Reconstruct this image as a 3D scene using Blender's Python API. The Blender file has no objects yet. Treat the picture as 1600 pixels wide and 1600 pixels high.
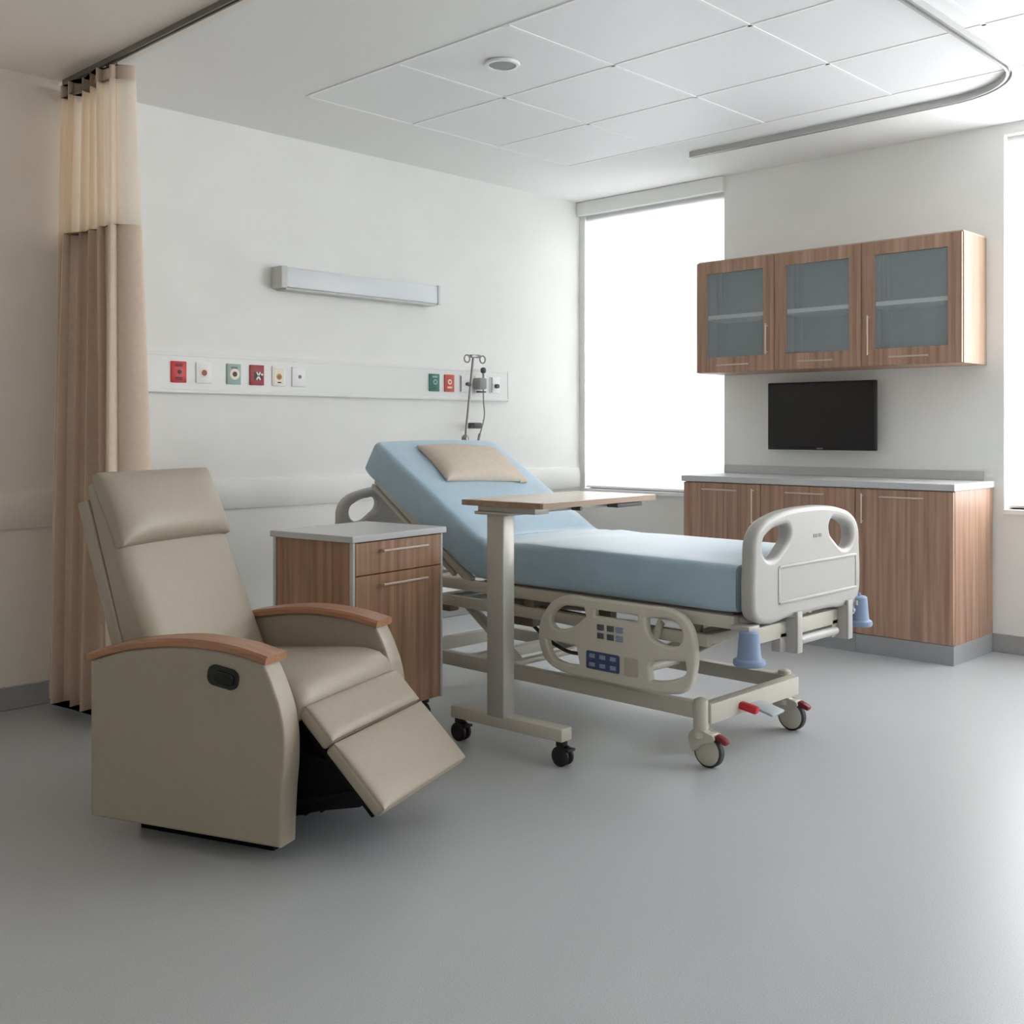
import bpy, bmesh, math, random
from mathutils import Vector, Matrix
random.seed(4)
S = bpy.context.scene
COL = S.collection
PI = math.pi

# ------------------------------------------------------------------ materials
def lin(c):
    return c / 12.92 if c <= 0.04045 else ((c + 0.055) / 1.055) ** 2.4
def rgb(r, g, b):
    return (lin(r / 255), lin(g / 255), lin(b / 255), 1.0)

def mat(name, col, rough=0.5, metal=0.0, noise=0.0, nscale=40, bump=0.0, bscale=300, spec=0.5, coat=0.0, sheen=0.0):
    m = bpy.data.materials.new(name); m.use_nodes = True
    nt = m.node_tree; b = nt.nodes['Principled BSDF']
    b.inputs['Base Color'].default_value = col
    b.inputs['Roughness'].default_value = rough
    b.inputs['Metallic'].default_value = metal
    b.inputs['Specular IOR Level'].default_value = spec
    b.inputs['Coat Weight'].default_value = coat
    b.inputs['Sheen Weight'].default_value = sheen
    tc = nt.nodes.new('ShaderNodeTexCoord')
    if noise > 0:
        n = nt.nodes.new('ShaderNodeTexNoise'); n.inputs['Scale'].default_value = nscale; n.inputs['Detail'].default_value = 4
        nt.links.new(tc.outputs['Object'], n.inputs['Vector'])
        r = nt.nodes.new('ShaderNodeValToRGB')
        r.color_ramp.elements[0].position = 0.35; r.color_ramp.elements[1].position = 0.65
        r.color_ramp.elements[0].color = tuple(c * (1 - noise) for c in col[:3]) + (1,)
        r.color_ramp.elements[1].color = tuple(min(1, c * (1 + noise)) for c in col[:3]) + (1,)
        nt.links.new(n.outputs['Fac'], r.inputs['Fac'])
        nt.links.new(r.outputs['Color'], b.inputs['Base Color'])
    if bump > 0:
        n2 = nt.nodes.new('ShaderNodeTexNoise'); n2.inputs['Scale'].default_value = bscale; n2.inputs['Detail'].default_value = 3
        nt.links.new(tc.outputs['Object'], n2.inputs['Vector'])
        bp = nt.nodes.new('ShaderNodeBump'); bp.inputs['Strength'].default_value = bump; bp.inputs['Distance'].default_value = 0.002
        nt.links.new(n2.outputs['Fac'], bp.inputs['Height'])
        nt.links.new(bp.outputs['Normal'], b.inputs['Normal'])
    return m

def wood(name, dark, light, axis='z', scale=1.0, rough=0.45):
    m = bpy.data.materials.new(name); m.use_nodes = True
    nt = m.node_tree; b = nt.nodes['Principled BSDF']
    b.inputs['Roughness'].default_value = rough
    tc = nt.nodes.new('ShaderNodeTexCoord')
    mp = nt.nodes.new('ShaderNodeMapping')
    s = {'x': (1.2, 38, 38), 'y': (38, 1.2, 38), 'z': (38, 38, 1.2)}[axis]
    mp.inputs['Scale'].default_value = tuple(k * scale for k in s)
    nt.links.new(tc.outputs['Object'], mp.inputs['Vector'])
    n = nt.nodes.new('ShaderNodeTexNoise'); n.inputs['Scale'].default_value = 1.0; n.inputs['Detail'].default_value = 6; n.inputs['Roughness'].default_value = 0.6
    nt.links.new(mp.outputs['Vector'], n.inputs['Vector'])
    r = nt.nodes.new('ShaderNodeValToRGB')
    r.color_ramp.elements[0].position = 0.3; r.color_ramp.elements[0].color = dark
    r.color_ramp.elements[1].position = 0.72; r.color_ramp.elements[1].color = light
    nt.links.new(n.outputs['Fac'], r.inputs['Fac'])
    nt.links.new(r.outputs['Color'], b.inputs['Base Color'])
    bp = nt.nodes.new('ShaderNodeBump'); bp.inputs['Strength'].default_value = 0.05; bp.inputs['Distance'].default_value = 0.001
    nt.links.new(n.outputs['Fac'], bp.inputs['Height']); nt.links.new(bp.outputs['Normal'], b.inputs['Normal'])
    return m

def see_through(name, alpha, col, rough=0.4, kind='diffuse'):
    """alpha = share let straight through; the rest is cloth/frosted pane (diffuse + translucent) or clear glass (glossy)."""
    m = bpy.data.materials.new(name); m.use_nodes = True
    nt = m.node_tree; nt.nodes.clear()
    out = nt.nodes.new('ShaderNodeOutputMaterial')
    tr = nt.nodes.new('ShaderNodeBsdfTransparent')
    mx = nt.nodes.new('ShaderNodeMixShader'); mx.inputs[0].default_value = 1 - alpha
    nt.links.new(tr.outputs[0], mx.inputs[1])
    if kind == 'glass':
        g = nt.nodes.new('ShaderNodeBsdfGlossy'); g.inputs['Roughness'].default_value = rough; g.inputs['Color'].default_value = col
        nt.links.new(g.outputs[0], mx.inputs[2])
    elif kind == 'cloth':
        d = nt.nodes.new('ShaderNodeBsdfDiffuse'); d.inputs['Color'].default_value = col
        t = nt.nodes.new('ShaderNodeBsdfTranslucent'); t.inputs['Color'].default_value = col
        tc = nt.nodes.new('ShaderNodeTexCoord')
        w = nt.nodes.new('ShaderNodeTexNoise'); w.inputs['Scale'].default_value = 500
        nt.links.new(tc.outputs['Object'], w.inputs['Vector'])
        m2 = nt.nodes.new('ShaderNodeMixShader'); nt.links.new(w.outputs['Fac'], m2.inputs[0])
        nt.links.new(d.outputs[0], m2.inputs[1]); nt.links.new(t.outputs[0], m2.inputs[2])
        nt.links.new(m2.outputs[0], mx.inputs[2])
    else:
        p = nt.nodes.new('ShaderNodeBsdfPrincipled'); p.inputs['Base Color'].default_value = col; p.inputs['Roughness'].default_value = rough
        nt.links.new(p.outputs[0], mx.inputs[2])
    nt.links.new(mx.outputs[0], out.inputs['Surface'])
    return m

M = {}
M['wall'] = mat('wall_paint', rgb(236, 236, 233), 0.75, noise=0.015, nscale=3, bump=0.08, bscale=220)
M['wall_left'] = mat('wall_paint_left', rgb(232, 225, 216), 0.75, noise=0.015, nscale=3, bump=0.08, bscale=220)
M['ceil'] = mat('ceiling_tile', rgb(229, 230, 230), 0.5, noise=0.012, nscale=260)
M['ceil_plain'] = mat('ceiling_paint', rgb(231, 231, 230), 0.8)
M['tbar'] = mat('ceiling_bar', rgb(236, 236, 235), 0.5)
M['soffit'] = mat('soffit_paint', rgb(236, 228, 220), 0.8, noise=0.02, nscale=2)
M['floor'] = mat('grey_vinyl', rgb(176, 179, 181), 0.36, noise=0.13, nscale=300, spec=0.5)
M['base'] = mat('grey_cove_base', rgb(160, 160, 160), 0.5, noise=0.03)
M['wood'] = wood('cabinet_veneer', rgb(142, 108, 88), rgb(192, 156, 134), 'z')
M['woodx'] = wood('cabinet_veneer_cross', rgb(142, 108, 88), rgb(192, 156, 134), 'y')
M['wood_dark'] = wood('nightstand_veneer', rgb(136, 98, 72), rgb(186, 146, 116), 'z')
M['wood_arm'] = wood('arm_wood', rgb(146, 102, 74), rgb(174, 128, 96), 'x', 1.2, 0.35)
M['wood_top'] = wood('table_laminate', rgb(196, 176, 158), rgb(216, 200, 186), 'x', 1.0, 0.22)  # window reflection on the top is partly put into this paler colour
M['wood_edge'] = wood('table_edge', rgb(126, 102, 82), rgb(164, 136, 114), 'x', 1.0, 0.45)
M['edge'] = mat('light_veneer_edge', rgb(190, 168, 150), 0.5)
M['inside'] = mat('cabinet_inside', rgb(235, 230, 222), 0.6)
M['counter'] = mat('grey_worktop', rgb(196, 198, 198), 0.35, noise=0.04, nscale=180)
M['splash'] = mat('grey_backsplash', rgb(190, 190, 187), 0.4)
M['plinth'] = mat('grey_plinth', rgb(158, 160, 162), 0.35)
M['frost'] = see_through('frosted_pane', 0.72, rgb(184, 198, 204), 0.3)
M['chrome'] = mat('satin_steel', rgb(190, 188, 184), 0.3, 1.0)
M['handle'] = mat('champagne_steel', rgb(205, 188, 172), 0.35, 0.4)
M['alu'] = mat('aluminium_track', rgb(186, 186, 184), 0.35, 0.25)
M['track_dark'] = mat('dark_track', rgb(120, 115, 108), 0.5, 0.2)
M['black'] = mat('black_plastic', rgb(22, 22, 23), 0.45)
M['mech'] = mat('black_lining', rgb(12, 12, 13), 0.8, spec=.2)
M['screen'] = mat('tv_screen', rgb(16, 16, 17), 0.22, spec=0.4)
M['rubber'] = mat('dark_rubber', rgb(50, 51, 52), 0.6)
M['vinyl'] = mat('beige_upholstery', rgb(157, 146, 130), 0.42, noise=0.02, nscale=60, bump=0.15, bscale=500)
M['mattress'] = mat('blue_mattress_cover', rgb(158, 186, 204), 0.42, noise=0.03, nscale=14, bump=0.06, bscale=400, spec=.7, sheen=0.6)
M['pillow'] = mat('beige_pillow_cotton', rgb(203, 190, 174), 0.8, noise=0.03, nscale=40, bump=0.2, bscale=350)
M['cream'] = mat('cream_plastic', rgb(176, 174, 170), 0.4)
M['rail'] = mat('rail_plastic', rgb(205, 201, 188), 0.42)
M['metal'] = mat('painted_bed_steel', rgb(192, 188, 176), 0.4)
M['metal_dk'] = mat('dark_steel', rgb(128, 120, 108), 0.45, 0.2)  # darker steel for actuators, spacers, latch and deck board
M['alum'] = mat('brushed_aluminium', rgb(178, 176, 170), 0.38, 0.35)
M['blue_bump'] = mat('blue_grey_bumper', rgb(128, 148, 178), 0.5)
M['red'] = mat('red_pedal', rgb(190, 28, 48), 0.4)
M['dkred'] = mat('dark_red_brake', rgb(120, 22, 34), 0.4)
M['pedal'] = mat('grey_pedal', rgb(170, 176, 182), 0.4)
M['navy'] = mat('navy_keypad', rgb(62, 78, 118), 0.4)
M['keyblue'] = mat('pale_key', rgb(140, 152, 176), 0.4)
M['keydark'] = mat('dark_key', rgb(84, 88, 100), 0.4)
M['mark'] = mat('grey_print', rgb(150, 150, 150), 0.5)
M['greypatch'] = mat('grey_patch', rgb(180, 176, 164), 0.5)
M['curtain'] = mat('tan_curtain', rgb(214, 193, 174), 0.8, noise=0.03, nscale=60, bump=0.2, bscale=500, sheen=0.15)
M['hem'] = mat('curtain_hem', rgb(206, 186, 170), 0.8)
M['net'] = see_through('curtain_net', 0.45, rgb(252, 242, 228), kind='cloth')
M['panel'] = mat('headwall_panel', rgb(230, 231, 229), 0.4)
M['lamp'] = mat('lamp_housing', rgb(222, 226, 229), 0.35)
M['lamp_end'] = mat('lamp_end_cap', rgb(196, 196, 192), 0.4)
M['white'] = mat('white_plate', rgb(238, 238, 238), 0.4)
M['p_red'] = mat('red_plate', rgb(206, 40, 46), 0.4)
M['p_dkred'] = mat('dark_red_plate', rgb(160, 46, 52), 0.4)
M['p_green'] = mat('green_plate', rgb(30, 112, 92), 0.4)
M['p_orange'] = mat('orange_red_plate', rgb(196, 70, 58), 0.4)
M['p_teal'] = mat('teal_grey_plate', rgb(150, 178, 174), 0.4)
M['p_cream'] = mat('cream_print', rgb(240, 232, 212), 0.5)
M['p_dark'] = mat('dark_print', rgb(70, 44, 40), 0.5)
M['p_maroon'] = mat('maroon_slot', rgb(110, 20, 26), 0.5)
M['p_brown'] = mat('brown_port', rgb(164, 96, 80), 0.5)
M['p_yellow'] = mat('ochre_print', rgb(196, 160, 90), 0.5)
M['p_grey'] = mat('grey_port', rgb(120, 122, 124), 0.5)
M['iv'] = mat('iv_steel', rgb(140, 140, 140), 0.35, 0.7)
M['dgrey'] = mat('dark_grey_plastic', rgb(84, 84, 84), 0.5)
M['win'] = mat('white_window_frame', rgb(244, 244, 244), 0.4)
M['glass'] = see_through('window_glass', 0.95, (1, 1, 1, 1), 0.02, 'glass')
M['blind'] = see_through('sheer_blind', 0.6, rgb(250, 250, 250), kind='cloth')
M['blind_dense'] = see_through('dense_blind', 0.06, rgb(225, 226, 226), kind='cloth')
M['tube'] = mat('clear_tube', rgb(206, 206, 204), 0.3)

# ------------------------------------------------------------------ helpers
def finish(o, smooth=35):
    me = o.data
    if smooth:
        for p in me.polygons: p.use_smooth = True
        me.set_sharp_from_angle(angle=math.radians(smooth))
    return o

class MB:
    def __init__(self): self.bm = bmesh.new()
    def _take(self, tmp, mtx=None):
        if mtx is not None: bmesh.ops.transform(tmp, matrix=mtx, verts=tmp.verts)
        me = bpy.data.meshes.new('t'); tmp.to_mesh(me); tmp.free()
        self.bm.from_mesh(me); bpy.data.meshes.remove(me)
        return self
    def box(self, a, b, bev=0.0, seg=2, mtx=None):
        t = bmesh.new(); bmesh.ops.create_cube(t, size=1)
        for v in t.verts:
            v.co = Vector([(a[i] + b[i]) / 2 + v.co[i] * (b[i] - a[i]) for i in range(3)])
        if bev > 0: bmesh.ops.bevel(t, geom=t.edges[:], offset=bev, segments=seg, affect='EDGES', profile=0.5)
        return self._take(t, mtx)
    def bar(self, p, q, w, h, bev=0.0, up=(0, 0, 1)):
        p, q = Vector(p), Vector(q); d = q - p; L = d.length; x = d.normalized()
        y = Vector(up).cross(x)
        if y.length < 1e-4: y = Vector((0, 1, 0)).cross(x)
        y.normalize(); z = x.cross(y)
        m = Matrix((x, y, z)).transposed().to_4x4(); m.translation = p
        return self.box((0, -w / 2, -h / 2), (L, w / 2, h / 2), bev, 2, m)
    def lathe(self, prof, seg=24, mtx=None):
        """profile of (r, z) turned about z"""
        t = bmesh.new(); rings = []
        for r, z in prof:
            rings.append([t.verts.new((r * math.cos(2 * PI * i / seg), r * math.sin(2 * PI * i / seg), z)) for i in range(seg)])
        for a, b in zip(rings, rings[1:]):
            for i in range(seg):
                t.faces.new((a[i], a[(i + 1) % seg], b[(i + 1) % seg], b[i]))
        t.faces.new(rings[0][::-1]); t.faces.new(rings[-1])
        return self._take(t, mtx)
    def cyl(self, p, q, r, r2=None, seg=20):
        p, q = Vector(p), Vector(q); d = q - p
        m = Vector((0, 0, 1)).rotation_difference(d).to_matrix().to_4x4(); m.translation = p
        return self.lathe([(r, 0), (r if r2 is None else r2, d.length)], seg, m)
    def tube(self, pts, r, seg=10, closed=False):
        cu = bpy.data.curves.new('c', 'CURVE'); cu.dimensions = '3D'; cu.bevel_depth = r; cu.bevel_resolution = max(1, seg // 4); cu.use_fill_caps = True
        sp = cu.splines.new('BEZIER'); sp.bezier_points.add(len(pts) - 1)
        for bp, p in zip(sp.bezier_points, pts):
            bp.co = p; bp.handle_left_type = bp.handle_right_type = 'AUTO'
        sp.use_cyclic_u = closed; sp.resolution_u = 8
        return self._curve(cu)
    def _curve(self, cu, mtx=None):
        o = bpy.data.objects.new('c', cu); COL.objects.link(o)
        dg = bpy.context.evaluated_depsgraph_get()
        me = bpy.data.meshes.new_from_object(o.evaluated_get(dg))
        bpy.data.objects.remove(o); bpy.data.curves.remove(cu)
        if mtx is not None: me.transform(mtx)
        self.bm.from_mesh(me); bpy.data.meshes.remove(me)
        return self
    def plate(self, loops, thick, mtx, bev=0.0, smooth=True, res=6):
        """flat outline (first loop) with holes (other loops), given real thickness; loops in local (a, b)"""
        cu = bpy.data.curves.new('c', 'CURVE'); cu.dimensions = '2D'; cu.fill_mode = 'BOTH'
        cu.extrude = max(1e-5, thick / 2 - bev); cu.bevel_depth = bev; cu.bevel_resolution = 3; cu.offset = -bev
        for lp in loops:
            sm = smooth
            sp = cu.splines.new('BEZIER'); sp.bezier_points.add(len(lp) - 1)
            for bp, p in zip(sp.bezier_points, lp):
                bp.co = (p[0], p[1], 0)
                h = 'AUTO' if (sm and len(p) < 3) else 'VECTOR'
                bp.handle_left_type = bp.handle_right_type = h
            sp.use_cyclic_u = True; sp.resolution_u = res
        return self._curve(cu, mtx)
    def sheet(self, grid, closed_u=False):
        vs = [[self.bm.verts.new(p) for p in row] for row in grid]
        n = len(vs[0])
        for a, b in zip(vs, vs[1:]):
            for i in range(n if closed_u else n - 1):
                self.bm.faces.new((a[i], a[(i + 1) % n], b[(i + 1) % n], b[i]))
        if closed_u:
            self.bm.faces.new(vs[0][::-1]); self.bm.faces.new(vs[-1])
        return self
    def cushion(self, size, t_edge, mtx, n=22, p=2.6, pinch=0.0, bias=0.0):
        """puffy cushion: size (lx, ly, thickness) centred on its mid-plane"""
        lx, ly, T = size
        def pt(i, j, s):
            a = -1 + 2 * i / n; b = -1 + 2 * j / n
            a = math.sin(a * PI / 2); b = math.sin(b * PI / 2)
            h = max(0.0, (1 - abs(a) ** p) * (1 - abs(b) ** p)) ** 0.5
            k = 1 - pinch * (1 - abs(b) ** 2) * abs(a) ** 3
            k2 = 1 - pinch * (1 - abs(a) ** 2) * abs(b) ** 3
            z = s * (t_edge / 2 + (T - t_edge) / 2 * h)
            if s < 0: z *= (1 - bias)
            return mtx @ Vector((a * k * lx / 2, b * k2 * ly / 2, z))
        top = [[self.bm.verts.new(pt(i, j, 1)) for j in range(n + 1)] for i in range(n + 1)]
        bot = [[self.bm.verts.new(pt(i, j, -1)) for j in range(n + 1)] for i in range(n + 1)]
        for i in range(n):
            for j in range(n):
                self.bm.faces.new((top[i][j], top[i + 1][j], top[i + 1][j + 1], top[i][j + 1]))
                self.bm.faces.new((bot[i][j], bot[i][j + 1], bot[i + 1][j + 1], bot[i + 1][j]))
        for i in range(n):
            self.bm.faces.new((top[i][0], bot[i][0], bot[i + 1][0], top[i + 1][0]))
            self.bm.faces.new((top[i][n], top[i + 1][n], bot[i + 1][n], bot[i][n]))
            self.bm.faces.new((top[0][i], top[0][i + 1], bot[0][i + 1], bot[0][i]))
            self.bm.faces.new((top[n][i], bot[n][i], bot[n][i + 1], top[n][i + 1]))
        return self
    def build(self, name, material, parent=None, smooth=35, loc=None, label=None):
        bmesh.ops.recalc_face_normals(self.bm, faces=self.bm.faces[:])
        me = bpy.data.meshes.new(name); self.bm.to_mesh(me); self.bm.free()
        o = bpy.data.objects.new(name, me); COL.objects.link(o)
        me.materials.clear(); me.materials.append(material)
        for p in me.polygons: p.material_index = 0
        if parent is not None: o.parent = parent
        if loc is not None: o.location = loc
        if label: o['label'] = label
        return finish(o, smooth)

def thing(name, label, cat, loc=(0, 0, 0), rz=0.0, group=None):
    o = bpy.data.objects.new(name, None); COL.objects.link(o)
    o.empty_display_size = 0.1
    o.location = loc; o.rotation_euler = (0, 0, rz)
    o['label'] = label; o['category'] = cat
    if group: o['group'] = group
    return o
def tag(o, label, cat, group=None):
    o['label'] = label; o['category'] = cat
    if group: o['group'] = group
    return o
def struct(o): o['kind'] = 'structure'; return o
XZ = lambda y: Matrix(((1, 0, 0, 0), (0, 0, -1, y), (0, 1, 0, 0), (0, 0, 0, 1)))      # (a,b) -> x,z at depth y
YZ = lambda x: Matrix(((0, 0, 1, x), (1, 0, 0, 0), (0, 1, 0, 0), (0, 0, 0, 1)))       # (a,b) -> y,z at x
def rloop(cx, cy, w, h, r, n=5):
    pts = []
    for sx, sy, a0 in ((1, 1, 0), (-1, 1, 90), (-1, -1, 180), (1, -1, 270)):
        for k in range(n + 1):
            a = math.radians(a0 + 90 * k / n)
            pts.append((cx + sx * (w / 2 - r) + r * math.cos(a), cy + sy * (h / 2 - r) + r * math.sin(a), 1))
    return pts

# ------------------------------------------------------------------ room shell
HC = 2.85
X0, X1, Y0, Y1 = -7.6, 0.0, -7.2, 0.0
XS = -3.90                       # edge of the lower soffit and of the wall return
YL = -0.37                       # face of the forward wall on the left
ZS = 2.745
struct(MB().box((X0 - .2, Y0 - .2, -0.1), (X1 + .2, Y1 + .2, 0)).build('floor', M['floor'], smooth=0))
# ceiling: slab with a lay-in tile field whose bars stand a hair proud
cb = MB().box((X0 - .2, Y0 - .2, HC), (X1 + .2, Y1 + .2, HC + 0.1)).build('ceiling', M['ceil_plain'], smooth=0)
struct(cb)
gx = [-2.90, -2.21, -1.56, -0.92]
gy = [-0.70, -1.39, -2.08, -2.79, -3.48, -4.17, -4.86, -5.55, -6.24]
mb = MB()
for i in range(len(gx) - 1):
    for j in range(len(gy) - 1):
        mb.box((gx[i] + .0085, gy[j + 1] + .0085, HC - 0.002), (gx[i + 1] - .0085, gy[j] - .0085, HC + 0.01))
c = mb.build('ceiling_tiles', M['ceil'], cb, smooth=0)
mb = MB()
for x in gx: mb.box((x - .0085, gy[-1], HC - 0.0045), (x + .0085, gy[0], HC + 0.01))
for y in gy: mb.box((gx[0], y - .0085, HC - 0.0045), (gx[-1], y + .0085, HC + 0.01))
c = mb.build('ceiling_bars', M['tbar'], cb, smooth=0)
struct(MB().box((X0, Y0, ZS), (XS, Y1, HC)).build('trim_1', M['soffit'], smooth=0))
struct(MB().box((X0 - .2, 0, 0), (0.2, 0.2, HC)).build('wall_back', M['wall'], smooth=0))
struct(MB().box((X0, YL, 0), (XS, 0, ZS)).build('wall_back_left', M['wall_left'], smooth=0))
struct(MB().box((X0 - .2, Y0, 0), (X0, Y1, HC)).build('wall_left', M['wall'], smooth=0))
struct(MB().box((X0 - .2, Y0 - .2, 0), (X1 + .2, Y0, HC)).build('wall_front', M['wall'], smooth=0))
# window wall: two openings in view and an unseen one added for light
W1 = (-1.235, -0.05, 0.78, 2.755); W2 = (-4.75, -3.0, 0.775, 2.79); W_ADDED = (-6.95, -5.2, 0.775, 2.79)  # last opening is out of view, added to brighten the front of the room
TW = 0.22
mb = MB()
mb.box((0, W1[1], 0), (TW, 0, HC))
mb.box((0, W1[0], 0), (TW, W1[1], W1[2])); mb.box((0, W1[0], W1[3]), (TW, W1[1], HC))
mb.box((0, W2[1], 0), (TW, W1[0], HC))
mb.box((0, W2[0], 0), (TW, W2[1], W2[2])); mb.box((0, W2[0], W2[3]), (TW, W2[1], HC))
mb.box((0, W_ADDED[1], 0), (TW, W2[0], HC))
mb.box((0, W_ADDED[0], 0), (TW, W_ADDED[1], W_ADDED[2])); mb.box((0, W_ADDED[0], W_ADDED[3]), (TW, W_ADDED[1], HC))
mb.box((0, Y0, 0), (TW, W_ADDED[0], HC))
struct(mb.build('wall_right', M['wall'], smooth=0))
for n, w in ((1, W1), (2, W2), (3, W_ADDED)):
    y0, y1, z0, z1 = w
    mb = MB(); f = 0.032
    for a, b in (((.11, y0, z0), (.17, y0 + f, z1)), ((.11, y1 - f, z0), (.17, y1, z1)), ((.11, y0 + f, z0), (.17, y1 - f, z0 + f)), ((.11, y0 + f, z1 - f), (.17, y1 - f, z1))):
        mb.box(a, b, 0.004, 1)
    fr = struct(mb.build('window_%d' % n, M['win'], smooth=0))  # the third is the added, unseen window
    MB().box((.138, y0 + f, z0 + f), (.142, y1 - f, z1 - f)).build('pane', M['glass'], fr, smooth=0)
    MB().box((-.022, y0 - .0, z0 - .028), (.11, y1 - .0, z0), 0.004).build('sill', M['win'], fr, smooth=0)
    if n == 3: continue
    bl = thing('roller_blind', ['white sheer roller blind drawn down in the window behind the bed', 'white sheer roller blind drawn down in the window right of the wooden cabinets'][n - 1], 'blind', (0, 0, 0), 0, )
    bx_ = .012 if n == 1 else .05
    MB().cyl((bx_ + .03, y0 + .002, z1 - .03), (bx_ + .03, y1 - .002, z1 - .03), 0.026).build('roller_tube', M['win'], bl)
    MB().box((bx_ - .0005, y0 + .006, z0 + .02), (bx_ + .0005, y1 - .006, z1 - .004)).build('shade_cloth', M['blind' if n == 2 else 'blind_dense'], bl, smooth=0)
    MB().box((bx_ - .006, y0 + .006, z0 + .004), (bx_ + .006, y1 - .006, z0 + .02), 0.003).build('bottom_bar', M['win'], bl)
# pelmet above the first window
pel = MB().box((-.035, -1.24, 2.752), (-.001, -.002, 2.848), 0.002).build('window_pelmet', M['wall'], smooth=0)
tag(pel, 'pale flat pelmet along the ceiling over the window in the corner', 'pelmet')
# wall protection rail and base
prof = [(0, .775), (-.018, .777), (-.03, .80), (-.034, .855), (-.03, .905), (-.018, .93), (0, .935)]
def rail_mesh(xa, xb, y):
    mb = MB(); n = 2
    mb.sheet([[(x, y + a, z) for a, z in prof] for x in (xa, xb)], True)
    return mb
struct(rail_mesh(XS + .0, -.03, 0).build('trim_2', M['wall']))
struct(rail_mesh(X0, XS, YL).build('trim_3', M['wall_left']))
def baseb(name, a, b): struct(MB().box(a, b, 0.003, 1).build(name, M['base'], smooth=0))
baseb('baseboard_back', (XS, -.012, 0), (0, 0, .1))
baseb('baseboard_back_left', (X0, YL - .012, 0), (XS, YL, .1))
baseb('baseboard_right', (-.012, Y0, 0), (0, -.012, .1))
baseb('baseboard_left', (X0, Y0, 0), (X0 + .012, YL, .1))
baseb('baseboard_front', (X0, Y0, 0), (X1, Y0 + .012, .1))

# ------------------------------------------------------------------ ceiling things
sp = thing('ceiling_speaker', 'small round grey disc set in a white ceiling tile', 'speaker', (-2.587, -1.748, HC - .005))
MB().lathe([(.078, 0), (.08, -.006), (.076, -.012), (.062, -.013), (.062, 0)], 36).build('rim', M['tbar'], sp)
MB().lathe([(.061, -.001), (.061, -.009), (.02, -.012), (.001, -.012)], 36).build('grille', M['mark'], sp)

def track(name, path, w, h, material, z, label):
    """aluminium channel swept along a flat path"""
    pts = [Vector((p[0], p[1], 0)) for p in path]; n = len(pts); rows = []
    for i, p in enumerate(pts):
        d = (pts[min(n - 1, i + 1)] - pts[max(0, i - 1)]).normalized(); nn = Vector((-d.y, d.x, 0))
        sec = [(-w / 2, 0), (-w / 2, -h), (-w * .18, -h), (-w * .18, -h * .45), (w * .18, -h * .45), (w * .18, -h), (w / 2, -h), (w / 2, 0)]
        rows.append([tuple(p + nn * a + Vector((0, 0, z + b))) for a, b in sec])
    o = MB().sheet(rows, True).build(name, material, smooth=30)
    tag(o, label, 'curtain track'); return o
rc = 0.42
path = [(-0.66, -1.43), (-0.66, -2.0), (-0.66, -2.9)]
for k in range(13):
    a = math.radians(0 - 90 * k / 12)
    path.append((-0.66 - rc + rc * math.cos(a), -3.39 + rc + rc * math.sin(a)))
path += [(-2.0, -3.39), (-3.7, -3.39)]
track('curtain_track', path, 0.036, 0.032, M['alu'], HC, 'pale grey ceiling curtain track with a rounded corner')
track('curtain_track', [(XS - .075, -.40), (XS - .075, -2.0), (XS - .075, -5.2)], 0.026, 0.022, M['track_dark'], ZS, 'dark straight ceiling track above the tan curtain')

# ------------------------------------------------------------------ curtain (gathered at the wall end of its track)
cu = thing('privacy_curtain', 'tan floor-length privacy curtain with a net top, gathered beside the recliner', 'curtain', (XS - .075, 0, 0))
def fold(t, z):
    """t 0..1 along the gathered width; returns x offset and y"""
    spread = (2.72 - z) / 2.7
    y0 = -0.40 + 0.0 * spread; y1 = -0.925 - 0.12 * spread
    a = 0.026 + 0.026 * spread
    ph = t * 2 * PI * 6.2
    x = a * math.sin(ph + .5) + a * .55 * math.sin(2.1 * ph + 1.3) + 0.012 * math.sin(.31 * ph + z * .8)
    x += 0.02 * spread * math.sin(ph * .5)
    y = y0 + (y1 - y0) * (t + 0.028 * math.sin(2 * ph + .4))
    x -= .06 * spread * (1 - t)
    if t > .9: x += (t - .9) * .2 * (0.3 + .7 * spread)
    return x, y
def cloth(z0, z1, nz, thick=0.003, grow=0.0):
    mb = MB(); nt = 150; zs = [z0 + (z1 - z0) * k / nz for k in range(nz + 1)]
    front = [[(fold(i / nt, z)[0] + grow, fold(i / nt, z)[1], z) for i in range(nt + 1)] for z in zs]
    back = [[(x - thick - 2 * grow, y, z) for x, y, z in row] for row in front]
    mb.sheet([f + b[::-1] for f, b in zip(front, back)], True)
    return mb
cloth(0.045, 2.04, 10).build('cloth_panel', M['curtain'], cu, smooth=60)
cloth(2.04, 2.645, 5, 0.001).build('net_panel', M['net'], cu, smooth=60)
cloth(2.645, 2.70, 2).build('top_hem', M['hem'], cu, smooth=60)
for k in range(9):
    x, y = fold((k + .5) / 9, 2.70); MB().cyl((x, y, 2.695), (0, y, ZS - .0225), .003, seg=8).build('hook', M['track_dark'], cu)

# ------------------------------------------------------------------ headwall services
hp = thing('wall_panel', 'long white horizontal service panel on the wall behind the bed', 'panel', (0, 0, 0))
mb = MB()
secp = [(0, 1.392), (-.028, 1.392), (-.031, 1.396), (-.031, 1.408), (-.028, 1.412), (-.028, 1.582), (-.0295, 1.584), (-.0295, 1.598), (-.027, 1.602), (0, 1.602)]
mb.sheet([[(x, y - .0005, z) for y, z in secp] for x in (-3.70, -.775)], True)
mb.build('channel', M['panel'], hp)
MB().box((-.783, -.0315, 1.391), (-.772, -.0005, 1.603), 0.003).build('end_cap', M['panel'], hp)

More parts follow.
